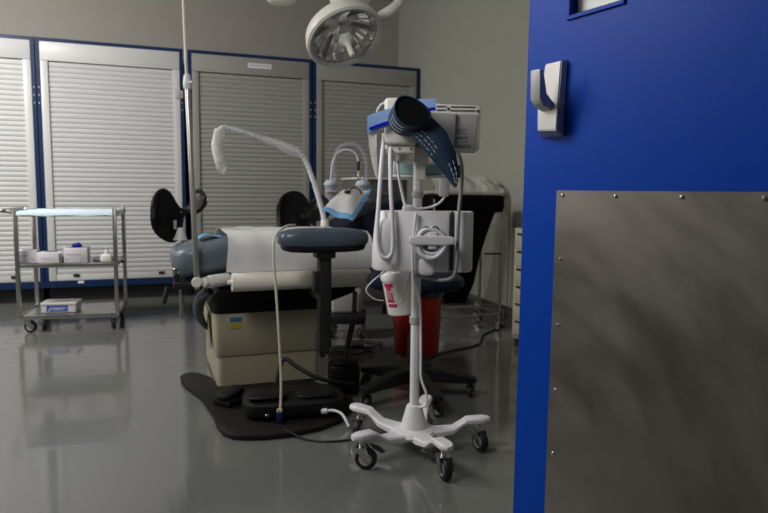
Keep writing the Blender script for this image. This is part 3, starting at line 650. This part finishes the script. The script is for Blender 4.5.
hb = hamper(room(2.93, -2.15), ROT, .53, .30, .945, 'wheeled hamper with a black bag beside the drawer cabinet', 'linen_hamper')
MB().loft(bagrings(.53, .30, [(.20, -.06, .05, .60, -.07), (.35, -.03, .05, .66, -.05), (.55, -.02, .05, .74, -.04), (.72, -.012, .05, .84, -.02), (.85, -.011, .04, .93, 0), (.86, .018, .04, 1, 0), (.90, .022, .04, 1, 0), (.965, .020, .04, 1, 0), (.975, .006, .04, 1, 0), (.95, -.012, .04, 1, 0)], .012, 3)).build('bag', 'bag', hb, label='black bag folded over the rim')
MB().cyl((.53, 0, .56), (.40, .01, .56), .007).build('cross_bar', 'dark', hb)
hc = hamper(room(3.12, -1.79), ROT, .55, .36, .98, 'second wheeled hamper with a clear plastic liner, against the right wall', 'linen_hamper')
MB().loft(bagrings(.55, .36, [(.16, -.04, .06, .80, 0), (.4, -.02, .06, .9, 0), (.7, -.012, .06, .96, 0), (.93, -.011, .05, 1, 0), (.97, .012, .05, 1.0, 0), (1.00, .018, .05, 1, 0)], .03, 5), cap=False).build('liner', 'bagfilm', hc, label='clear plastic liner')
random.seed(11); g = []
for j in range(14):
    row = []
    for i in range(26):
        s_, t_ = i/25, j/13
        z = .985+.175*(max(0, sin(pi*t_))**.6)*(.62+.38*abs(sin(s_*9.2+.6)))*(1-.3*s_) + .012*sin(i*2.1+j)
        row.append((-.02+.58*s_+.01*sin(j*2), -.01+.38*t_, z))
    g.append(row)
MB().sheet(g, .004).build('crumpled_film', 'bagfilm', hc, label='crumpled clear plastic heaped on top')

# ------------------------------------------------------------ drawer cabinet by the right wall
dc = empty('drawer_cabinet', room(3.365, -2.47), ROT-R(90), 'cream drawer cabinet half hidden behind the blue door', 'cabinet')
# local x runs towards the door, local -y faces ... the room centre is at -y
MB().box((0, .002, .03), (.52, .36, .765), .006).build('cabinet_body', 'dbeige', dc)
for k in range(6):
    z = .06+.115*k
    d = MB().box((.032, -.012, z), (.49, .001, z+.10), .003).build('drawer', 'dbeige', dc)
    MB().box((.06, -.016, z+.085), (.46, -.0125, z+.099), .001).build('pull_slot', 'dark', d)
for x in (.03, .49):
    for y in (.03, .33): MB().cyl((x, y, 0), (x, y, .03), .018).build('foot', 'black', dc)

# ------------------------------------------------------------ red waste bin
rb = empty('waste_bin', (.210, 3.94, 0), 0, 'round red plastic waste bin behind the white stand', 'bin'); rb.scale = (1.12, 1.12, 1.0)
MB().lathe([(.118, 0), (.124, .006), (.138, .36), (.144, .365), (.146, .38), (.141, .385), (.136, .378), (.121, .01), (.002, .008)], n=40).build('bin_body', 'red', rb)
MB().tube([(-.143, -.02, .34), (-.135, -.09, .22), (-.06, -.152, .135), (.04, -.152, .14), (.13, -.09, .23), (.143, -.02, .34)], .0025).build('bail_handle', 'dgrey', rb)
MB().lathe([(.149, .36), (.151, .365), (.151, .40), (.12, .412), (.03, .418), (.002, .418)], n=40).build('lid', 'navyp', rb)

# ------------------------------------------------------------ stool
so = empty('rolling_stool', (.150, 3.03, 0), 0, 'rolling stool with dark navy seat and black five-arm base', 'stool')
MB().blob((0, 0, .575), (.232, .20, .050), .75, 36, 12).build('seat', 'navy', so)
MB().cyl((0, 0, .50), (0, 0, .53), .09).build('seat_plate', 'black', so)
MB().cyl((0, 0, .12), (0, 0, .50), .024).cyl((0, 0, .12), (0, 0, .30), .032).build('column', 'dark', so)
MB().lathe([(.05, .075), (.055, .09), (.05, .14), (.035, .16)]).build('hub', 'black', so)
for k in range(5):
    a = R(2+71.5*k); T_ = Matrix.Rotation(a, 3, 'Z')
    MB().prism([T_ @ Vector(p) for p in ((.03, -.026, .085), (.285, -.026, .072), (.305, -.026, .08), (.305, -.026, .100), (.10, -.026, .145), (.03, -.026, .15))], T_ @ Vector((0, .052, 0)), .006).build('star_leg', 'black', so)
    caster(so, .28*cos(a), .28*sin(a), .028, .08, a+1.3, fmat='black')

# ------------------------------------------------------------ foot controls on the floor
fc = empty('foot_control', (-.395, 2.765, .0), R(14), 'black multi-pedal foot control on the dark floor foot of the table', 'foot pedal')
MB().blob((0, 0, .066), (.225, .135, .042), .5, 36, 10).build('housing', 'blackv', fc)
MB().blob((-.12, -.04, .112), (.085, .07, .012), .55, 24, 8, Matrix.Rotation(R(-6), 4, 'X')).build('pedal', 'blackv', fc)
MB().blob((.09, -.04, .112), (.085, .07, .012), .55, 24, 8).build('pedal', 'blackv', fc)
MB().lathe([(.008, 0), (.006, .003), (.001, .004)], (-.125, -.14, .055), 12, Matrix.Rotation(R(90), 4, 'X')).build('screw', 'chrome', fc)
MB().cyl((.15, -.135, .055), (.15, -.14, .055), .006).build('screw', 'chrome', fc)
fp = empty('foot_switch', (-.685, 2.86, .0), R(-30), 'small black foot switch at the left corner below the table', 'foot pedal')
MB().prism([(-.05, -.08, .024), (.05, -.08, .024), (.05, .08, .024), (.0, .10, .024), (-.05, .08, .024)], (0, 0, .035), .012).build('housing', 'blackv', fp)
MB().blob((0, -.02, .075), (.042, .07, .016), .6, 20, 8, Matrix.Rotation(R(8), 4, 'X')).build('pedal', 'blackv', fp)
fh = empty('foot_pedal_stand', (-.195, 3.11, 0), R(10), 'boxy black foot pedal with a tilted black carrying rod', 'foot pedal')
MB().box((-.075, -.065, 0), (.075, .065, .15), .02, 3).blob((0, -.02, .155), (.07, .05, .015), .6).build('housing', 'blackv', fh)
MB().cyl((.0, .0, .14), (.06, .03, .40), .014).build('carry_rod', 'black', fh)
MB().cyl((.055, .03, .385), (.06, .035, .50), .012).cyl((.05, .03, .36), (.056, .03, .395), .019).build('rod_sleeve', 'dgrey', fh)
o = MB().tube([(-.50, 2.93, .09), (-.485, 2.96, .17), (-.46, 2.97, .20), (-.40, 2.95, .165), (-.30, 2.93, .12), (-.20, 2.96, .09), (-.14, 3.0, .07)], .010).build('black_hose', 'black'); tag(o, 'black hose arching behind the foot control', 'hose')
o = MB().tube([(-.245, 2.665, .055), (-.21, 2.66, .06), (-.17, 2.64, .05), (-.14, 2.60, .012)], .006).build('white_connector_lead', 'cord'); tag(o, 'short white lead with a round connector beside the foot control', 'cord')
MB().cyl((-.262, 2.667, .054), (-.235, 2.664, .056), .013, bev=.003).build('connector', 'cord', o)
o = MB().tube([(-.40, 2.52, .029), (-.30, 2.47, .006), (-.18, 2.46, .005), (-.02, 2.53, .005), (.06, 2.60, .005)], .004).build('floor_cord', 'black'); tag(o, 'thin black cord curving over the floor beside the blue plug', 'cord')
o = MB().tube([(.10, 3.50, .005), (.218, 3.677, .006), (.40, 3.90, .006), (.62, 4.10, .006), (.70, 4.38, .006), (.90, 4.70, .006)], .006).build('power_cord', 'black'); tag(o, 'black power cord crossing the floor towards the black-bag hamper', 'cord')
random.seed(5)
for lab, c0, r0 in (('dark cord coiled loosely on the floor behind the exam table', (-.12, 4.02), .09), ('thin dark cord looped beside the suction pump', (-.20, 3.86), .11)):
    pts = [(c0[0]+(r0*(1+.15*sin(3*a)))*cos(a)*1.2, c0[1]+r0*.8*sin(a), .006+.0045*a/2) for a in [k*pi/6 for k in range(22)]]
    o = MB().tube(pts, .005, sub=3).build('coiled_cord', 'black'); tag(o, lab, 'cord')

# call cord over the arm pad
o = empty('hanging_cord', (-.44, 2.62, .03), 0, 'yellowed cord with a blue plug hanging off the arm pad', 'cord')
Lc = lambda p: Vector(p)-o.location
MB().tube([Lc(p) for p in [(-.400, 2.86, .842), (-.432, 2.79, .838), (-.466, 2.735, .80), (-.470, 2.705, .72), (-.452, 2.68, .52), (-.432, 2.645, .25), (-.428, 2.62, .12), (-.43, 2.60, .065)]], .0055).build('lead', 'cordy', o)
MB().box(Lc((-.442, 2.585, .026)), Lc((-.418, 2.61, .075)), .005).build('plug', 'navyp', o)
MB().cyl(Lc((-.436, 2.597, .07)), Lc((-.436, 2.597, .085)), .006).cyl(Lc((-.424, 2.597, .07)), Lc((-.424, 2.597, .085)), .006).build('plug_tip', 'cordy', o)

# ------------------------------------------------------------ vital-signs stand
VS = empty('vital_signs_stand', (.122, 2.385, 0), 0, 'white rolling vital-signs monitor stand with basket, in front of the table', 'medical stand')
V = lambda p: Vector(p)-VS.location
MB().lathe([(.085, .070), (.088, .078), (.080, .090), (.052, .098), (.030, .178), (.027, .184), (.019, .185)], n=36).build('base_hub', 'white', VS)
for k in range(5):
    a = R(4+72*k); T_ = Matrix.Rotation(a, 3, 'Z')
    # arm: low at the hub, ramping to a raised pad above the caster
    secs = [(.03, .045, .060, .088), (.09, .036, .060, .089), (.15, .027, .070, .095), (.185, .023, .098, .118), (.205, .0245, .108, .131), (.265, .0265, .110, .134), (.288, .020, .112, .133), (.296, .010, .115, .130)]
    rings = []
    for r, hw, zb, zt in secs:
        b = .006
        rings.append([T_ @ Vector((r, y, z)) for y, z in ((-hw, zb+b), (-hw+b, zb), (hw-b, zb), (hw, zb+b), (hw, zt-b), (hw-b, zt), (-hw+b, zt), (-hw, zt-b))])
    MB().loft(rings).build('base_arm', 'white', VS)
    cc = caster(VS, .252*cos(a), .252*sin(a), .040, .112, {0: 5.2, 1: 1.0, 2: 4.4, 3: -.15, 4: 5.0}[k], fmat='chrome', wid=.026)
    if k == 3:
        MB().prism([V((-.045, 2.215, .092)), V((-.01, 2.205, .086)), V((.012, 2.20, .070)), V((.0, 2.20, .066)), V((-.03, 2.21, .078))], (0, .022, 0), .003).build('brake_lever', 'black', cc)
MB().cyl((0, 0, .18), (0, 0, 1.15), .0175, n=24).build('pole', 'white', VS)
MB().cyl((0, 0, .50), (0, 0, .53), .023, bev=.003).cyl((0, 0, .975), (0, 0, 1.0), .022, bev=.003).build('pole_clamp', 'grayw', VS)
# basket: wall thickness, rounded front
outer = [(-.045, 2.345), (-.042, 2.300), (-.028, 2.262), (-.005, 2.243), (.025, 2.236), (.036, 2.228), (.10, 2.226), (.215, 2.228), (.226, 2.233), (.230, 2.246), (.244, 2.246), (.248, 2.233), (.256, 2.229), (.290, 2.231), (.306, 2.240), (.314, 2.262), (.314, 2.345), (.29, 2.358), (-.03, 2.358)]
cx_, cy_ = .135, 2.30
def ring(z, ins=0, shr=0):
    out = []
    for x, y in outer:
        dx, dy = x-cx_, y-cy_; l = math.hypot(dx, dy)
        xx = x - ins*(1 if dx > 0 else -1)*min(1, abs(dx)/.1); yy = y - ins*(1 if dy > 0 else -1)
        if x < .0: xx += .014*shr
        out.append(V((xx, yy, z)))
    return out
MB().loft([ring(.722, .010), ring(.716, .004), ring(.724, 0), ring(.80, 0, .1), ring(.925, 0, 1), ring(.928, .0015, 1), ring(.925, .004, 1), ring(.725, .004, .1)]).build('basket', 'white', VS, label='white accessory basket')
MB().blob(V((.1635, 2.191, .831)), (.080, .006, .0165), .45, 40, 12).box(V((.150, 2.19, .800)), V((.182, 2.232, .86)), .005).build('cord_cleat', 'offw' if False else 'white', VS)
pts = []
for k in range(3*24+1):
    a = 2*pi*k/24; r = .050+.0035*sin(k*.7); pts.append(V((.163+r*cos(a), 2.221-.010*(k/24)+.004, .820+r*.98*sin(a))))
MB().tube(pts, .0075, sub=1, smooth=False).build('cord_coil', 'cord', VS)
MB().tube([V((.163+.036*cos(2*pi*k/24), 2.214-.006*k/24, .820+.036*sin(2*pi*k/24))) for k in range(49)], .0065, sub=1, smooth=False).build('cord_coil', 'cord', VS)
for s in (0,):
    MB().tube([V(p) for p in [(.130, 2.205, .868), (.145, 2.20, .878), (.16, 2.20, .870), (.175, 2.20, .879), (.19, 2.205, .868)]], .003).build('cord_tie', 'dgrey', VS)
MB().blob(V((.150, 2.226, .735)), (.030, .008, .030), .6, 20, 8).build('cleat_foot', 'white', VS)
# probe well on the left of the basket with the looped white lead
MB().blob(V((.004, 2.236, .830)), (.030, .024, .072), .9, 28, 14).build('probe_well', 'white', VS)
MB().tube([V(p) for p in [(-.004, 2.31, 1.20), (-.012, 2.26, 1.10), (-.020, 2.225, .96), (-.024, 2.214, .88), (-.022, 2.208, .81), (-.008, 2.204, .775), (.012, 2.204, .768), (.026, 2.206, .785), (.030, 2.210, .83), (.026, 2.214, .92), (.020, 2.235, 1.02), (.018, 2.29, 1.13), (.02, 2.32, 1.17)]], .0075, n=12).build('probe_lead', 'cord', VS, label='white probe lead hanging in a long loop')
# grey blood pressure hose on the right
MB().tube([V(p) for p in [(.262, 2.36, 1.15), (.272, 2.30, 1.10), (.268, 2.24, 1.03), (.258, 2.215, .95), (.254, 2.208, .84), (.252, 2.208, .74), (.238, 2.212, .700), (.20, 2.235, .688), (.15, 2.30, .686), (.12, 2.34, .690)]], .0065, n=12).build('pressure_hose', 'hose', VS, label='grey blood pressure hose')
MB().tube([V(p) for p in [(.237, 2.236, .93), (.237, 2.234, .80), (.236, 2.234, .72)]], .005).build('slot_lead', 'black', VS)
# cords along the pole
MB().tube([V(p) for p in [(.110, 2.216, .925), (.103, 2.212, .86), (.098, 2.212, .80), (.105, 2.225, .70), (.135, 2.36, .60), (.143, 2.362, .40), (.145, 2.36, .30), (.165, 2.35, .24), (.166, 2.35, .195), (.140, 2.36, .182)]], .005).build('power_lead', 'cord', VS)
MB().tube([V(p) for p in [(.095, 2.23, .72), (.085, 2.30, .66), (.072, 2.36, .60), (.055, 2.376, .575)]], .003).build('thin_lead', 'cordy', VS)
MB().tube([V(p) for p in [(.02, 2.36, .71), (-.035, 2.36, .67), (-.065, 2.36, .630), (-.035, 2.37, .595), (.0, 2.395, .585)]], .0028).build('thin_lead', 'cord', VS)
# top assembly
mon = MB()
rings = []
for (y, ins, zz) in ((2.372, .004, 0), (2.376, 0, 0), (2.430, 0, 0), (2.445, .006, 0)):
    x0, x1, zt0, zt1, zb0, zb1 = .0+ins, .348-ins, 1.322-ins, 1.311-ins, 1.150+ins, 1.143+ins
    c_ = [(x0, zb0), (x1-.016, zb1), (x1-.004, zb1+.010), (x1, zt1-.012), (x1-.008, zt1), (x0+.01, zt0), (x0, zt0-.01)]
    rings.append([V((x, y, z)) for x, z in c_])
mon.loft(rings).build('monitor_housing', 'offw', VS, label='back of the white monitor')
scr = MB().box(V((.02, 2.445, 1.165)), V((.325, 2.449, 1.30)), .002).build('screen', 'dark', VS)
f = MB()
f.prism([V((.120, 2.372, 1.285)), V((.337, 2.372, 1.278)), V((.326, 2.372, 1.155)), V((.120, 2.372, 1.155))], (0, -.004, 0), .0015).build('back_panel', 'grayw', VS, label='recessed grey back panel')
f = MB().prism([V((.120, 2.368, 1.283)), V((.255, 2.368, 1.280)), V((.250, 2.368, 1.155)), V((.120, 2.368, 1.155))], (0, -.014, 0), .003).build('battery_door', 'grayw', VS)
f = MB()
for (x0, x1) in ((.185, .220), (.237, .325)):
    for z in (1.305-.00*x0, 1.292): f.box(V((x0, 2.369, z-.03*(x0-.18))), V((x1, 2.3725, z+.004-.03*(x0-.18))))
f.build('vent_slots', 'ink', VS, smooth=False)
for x, z in ((.228, 1.298), (.336, 1.291)): MB().cyl(V((x, 2.367, z)), V((x, 2.373, z)), .0045, n=12).build('screw', 'dark', VS)
random.seed(21); f = MB()
for (x0, x1, z, h_) in ((.265, .300, 1.222, .003), (.265, .285, 1.214, .003), (.266, .296, 1.206, .002), (.262, .285, 1.188, .010), (.290, .300, 1.190, .009), (.260, .300, 1.178, .003), (.262, .276, 1.158, .011), (.279, .289, 1.158, .010), (.292, .300, 1.160, .008), (.304, .312, 1.160, .009)):
    x = x0
    while x < x1: 
        l = random.uniform(.003, .008); f.box(V((x, 2.3672, z)), V((min(x+l, x1), 2.3681, z+h_))); x += l+.0018
f.build('back_lettering', 'ink', VS, smooth=False)
MB().box(V((-.004, 2.285, 1.160)), V((.112, 2.372, 1.325)), .014, 3).build('cuff_module', 'offw', VS)
MB().box(V((.004, 2.30, 1.130)), V((.108, 2.36, 1.162)), .008, 3).build('module_bottom', 'offw', VS)
for x in (.018, .052, .092): MB().cyl(V((x, 2.2985, 1.148)), V((x, 2.301, 1.148)), .004, n=10).build('screw', 'dark', VS)
MB().tube([V(p) for p in [(-.012, 2.32, 1.26), (-.03, 2.31, 1.275), (-.018, 2.305, 1.300), (.002, 2.305, 1.31)]], .004).build('module_latch', 'white', VS)
MB().box(V((.104, 2.36, 1.10)), V((.160, 2.40, 1.16)), .006).box(V((.112, 2.365, 1.04)), V((.150, 2.405, 1.11)), .006).build('monitor_bracket', 'offw', VS)
MB().box(V((.05, 2.335, 1.105)), V((.075, 2.36, 1.150)), .004).box(V((.04, 2.335, 1.10)), V((.10, 2.36, 1.112)), .003).build('probe_holder', 'offw', VS)
MB().box(V((.028, 2.41, 1.050)), V((.232, 2.49, 1.060)), .003).build('top_shelf', 'white', VS)
MB().cyl(V((.275, 2.43, 1.05)), V((.275, 2.43, 1.098)), .017, bev=.004).build('knob', 'dgreen', VS)
MB().box(V((.232, 2.42, 1.055)), V((.275, 2.44, 1.065)), .002).build('knob_arm', 'grayw', VS)
MB().tube([V(p) for p in [(.045, 2.37, 1.135), (.050, 2.35, 1.06), (.066, 2.33, .98), (.082, 2.31, .92)]], .006).build('sensor_lead', 'cord', VS)
MB().tube([V(p) for p in [(.222, 2.34, .985), (.200, 2.335, .958), (.16, 2.335, .940), (.09, 2.33, .933)]], .004).build('sensor_lead', 'cord', VS)
MB().box(V((.198, 2.33, .980)), V((.232, 2.35, 1.042)), .004).build('sensor_plug', 'grayw', VS)
MB().blob(V((.085, 2.29, .935)), (.022, .018, .016), .7).box(V((.05, 2.27, .918)), V((.12, 2.33, .930)), .004).build('basket_contents', 'cord', VS)
MB().cyl(V((.06, 2.46, .695)), V((.122, 2.40, .695)), .008).cyl(V((.122, 2.40, .69)), V((.122, 2.385, .70)), .02).build('canister_hook', 'grayw', VS)

# liner box of probe covers on the shelf
pb = empty('probe_cover_box', (.032, 2.412, 1.0605), 0, 'clear box of teal probe covers under the monitor', 'box')
MB().box((.012, .006, .001), (.19, .07, .040), .008).build('teal_covers', 'teal', pb)
MB().box((0, 0, 0), (.196, .076, .050), .008).build('clear_case', 'clear', pb)
MB().box((-.001, -.002, .0), (.010, .076, .050), .003).build('end_label', 'plabel', pb)

# blood pressure cuff: rolled loop with a hanging tail
bc = empty('blood_pressure_cuff', (.07, 2.20, 1.05), 0, 'navy blood pressure cuff rolled over the monitor with its tail hanging', 'cuff')
Q_ = lambda p: Vector(p)-bc.location
n = 40; c0, c1 = Vector((.078, 2.150, 1.262)), Vector((.058, 2.250, 1.236))
def cr(c, rx, rz, tw=0):
    return [Q_((c.x+rx*cos(2*pi*k/n)*(1+.20*cos(2*pi*k/n+.35)), c.y+.012*sin(2*pi*k/n), c.z+rz*sin(2*pi*k/n)-.014*cos(2*pi*k/n))) for k in range(n)]
MB().loft([cr(c0, .062, .050), cr(c0+Vector((0, -.003, 0)), .059, .047), cr(c1, .054, .042), cr(c1+Vector((0, .004, 0)), .058, .045), cr(c1, .060, .048), cr(c0, .062, .050)], cap=False).build('cuff_loop', 'cuff', bc)
MB().loft([cr(c0+Vector((0, .004, 0)), .0575, .0455), cr(c1, .052, .040), cr(c1+Vector((0, .001, 0)), .03, .02)]).build('loop_lining', 'bag', bc, label='black liner inside the rolled cuff')
top_e = [(.088, 1.228), (.118, 1.244), (.157, 1.243), (.202, 1.200), (.236, 1.132), (.249, 1.065), (.243, 1.018)]
bot_e = [(.060, 1.212), (.082, 1.192), (.108, 1.164), (.136, 1.132), (.175, 1.085), (.210, 1.045), (.237, 1.013)]
g = []
for (a, b), dy in zip(zip(top_e, bot_e), (0, -.006, -.014, -.020, -.022, -.020, -.016)):
    g.append([Q_((a[0]*(1-s)+b[0]*s, 2.196+dy-.016*sin(pi*s), a[1]*(1-s)+b[1]*s)) for s in [k/6 for k in range(7)]])
MB().sheet(g, .005).build('cuff_tail', 'cuff', bc)
def onflap(i, s, d=.006):
    k = min(int(i), 5); t = i-k
    a = [Vector((top_e[j][0]*(1-s)+bot_e[j][0]*s, 0, top_e[j][1]*(1-s)+bot_e[j][1]*s)) for j in (k, k+1)]
    dy = (0, -.006, -.014, -.020, -.022, -.020, -.016); y = 2.196+dy[k]*(1-t)+dy[k+1]*t-.016*sin(pi*s)-d
    p = a[0].lerp(a[1], t); return Q_((p.x, y, p.z))
random.seed(2)
for s in (.62, .76, .90):
    f = MB()
    i = 1.5+random.random()*.2
    while i < 3.4:
        l = random.uniform(.10, .3); f.cyl(onflap(i, s), onflap(i+l, s), .0011, n=5); i += l+random.uniform(.08, .2)
    f.build('printed_marks', 'inkl', bc, smooth=False)
f = MB()
for s in (.25, .5):
    i = 4.3
    while i < 5.7:
        l = random.uniform(.1, .25); f.cyl(onflap(i, s), onflap(i+l, s), .0013, n=5); i += l+.1
f.build('printed_marks', 'inkl', bc, smooth=False)
f = MB()
for q_ in (.25, .5, .75):
    c = c0.lerp(c1, q_)
    ps = [Vector(cr(c, .0635-.002*q_, .0515-.002*q_)[k]) for k in range(22, 30)]
    f.tube(ps, .0009, n=5, sub=2)
f.build('printed_lines', 'inkl', bc)

# blue-edged clear sleeve behind the cuff
bs = empty('plastic_cuff_sleeve', (-.03, 2.27, 1.05), 0, 'clear plastic sleeve with a light blue edge hooked behind the cuff', 'sleeve')
B_l = lambda p: Vector(p)-bs.location
cl = [(-.062, 2.262, 1.224), (-.03, 2.268, 1.235), (.0, 2.268, 1.245), (.05, 2.272, 1.262), (.10, 2.272, 1.288), (.140, 2.262, 1.292), (.174, 2.262, 1.296)]
hh = [.030, .031, .031, .028, .024, .020, .019]
MB().sheet([[B_l((x, y-(.004 if s else 0), z+h_*(s-1)+.004)) for (x, y, z), h_ in zip(cl, hh)] for s in (0, 1, 2)], .003).build('blue_band', 'sleeve', bs)
MB().sheet([[B_l((x+(.006 if i == 0 else 0), y-.0065, z-.018+s*.011)) for i, ((x, y, z), h_) in enumerate(zip(cl, hh))] for s in (0, 1)], .002).build('dark_stripe', 'stripe', bs)
MB().sheet([[B_l((x, 2.270+.004*sin(i*2+j), z)) for i, (x, z) in enumerate(((a_, zz), ((a_+b_)/2, zz), (b_, zz)))] for j, (a_, b_, zz) in enumerate(((-.060, -.030, 1.195), (-.056, -.030, 1.15), (-.046, -.028, 1.10), (-.036, -.024, 1.06), (-.028, -.020, 1.04)))], .002).build('clear_strip', 'film', bs)

# tub of disinfectant wipes hanging behind the pole
wc = empty('wipes_tub', (.074, 2.470, .522), 0, 'white wipes tub with magenta print hanging under the basket', 'tub'); wc.rotation_euler = (0, R(-7), 0); wc.scale = (1.12, 1.05, 1.06)
MB().lathe([(.045, 0), (.049, .004), (.058, .135), (.059, .138)], n=36).build('tub_body', 'offw', wc)
MB().lathe([(.061, .130), (.062, .134), (.062, .153), (.058, .160), (.02, .163), (.018, .168), (.002, .168)], n=36).build('lid', 'white', wc)
def oncyl(a, z): 
    r = .049+(.009)*z/.135+.0006; return Vector((r*sin(a), -r*cos(a), z))
f = MB()
for (a0, a1, z0, z1) in ((-1.10, -.40, .108, .122), (-.95, -.55, .096, .108), (-.98, -.88, .060, .094), (-.80, -.70, .060, .094), (-.62, -.50, .064, .090), (-1.0, -.45, .052, .062), (-.98, -.30, .034, .046)):
    f.sheet([[oncyl(a0+(a1-a0)*k/6, z) for k in range(7)] for z in (z0, z1)], .0008)
f.build('print', 'magenta', wc, label='magenta printed label')
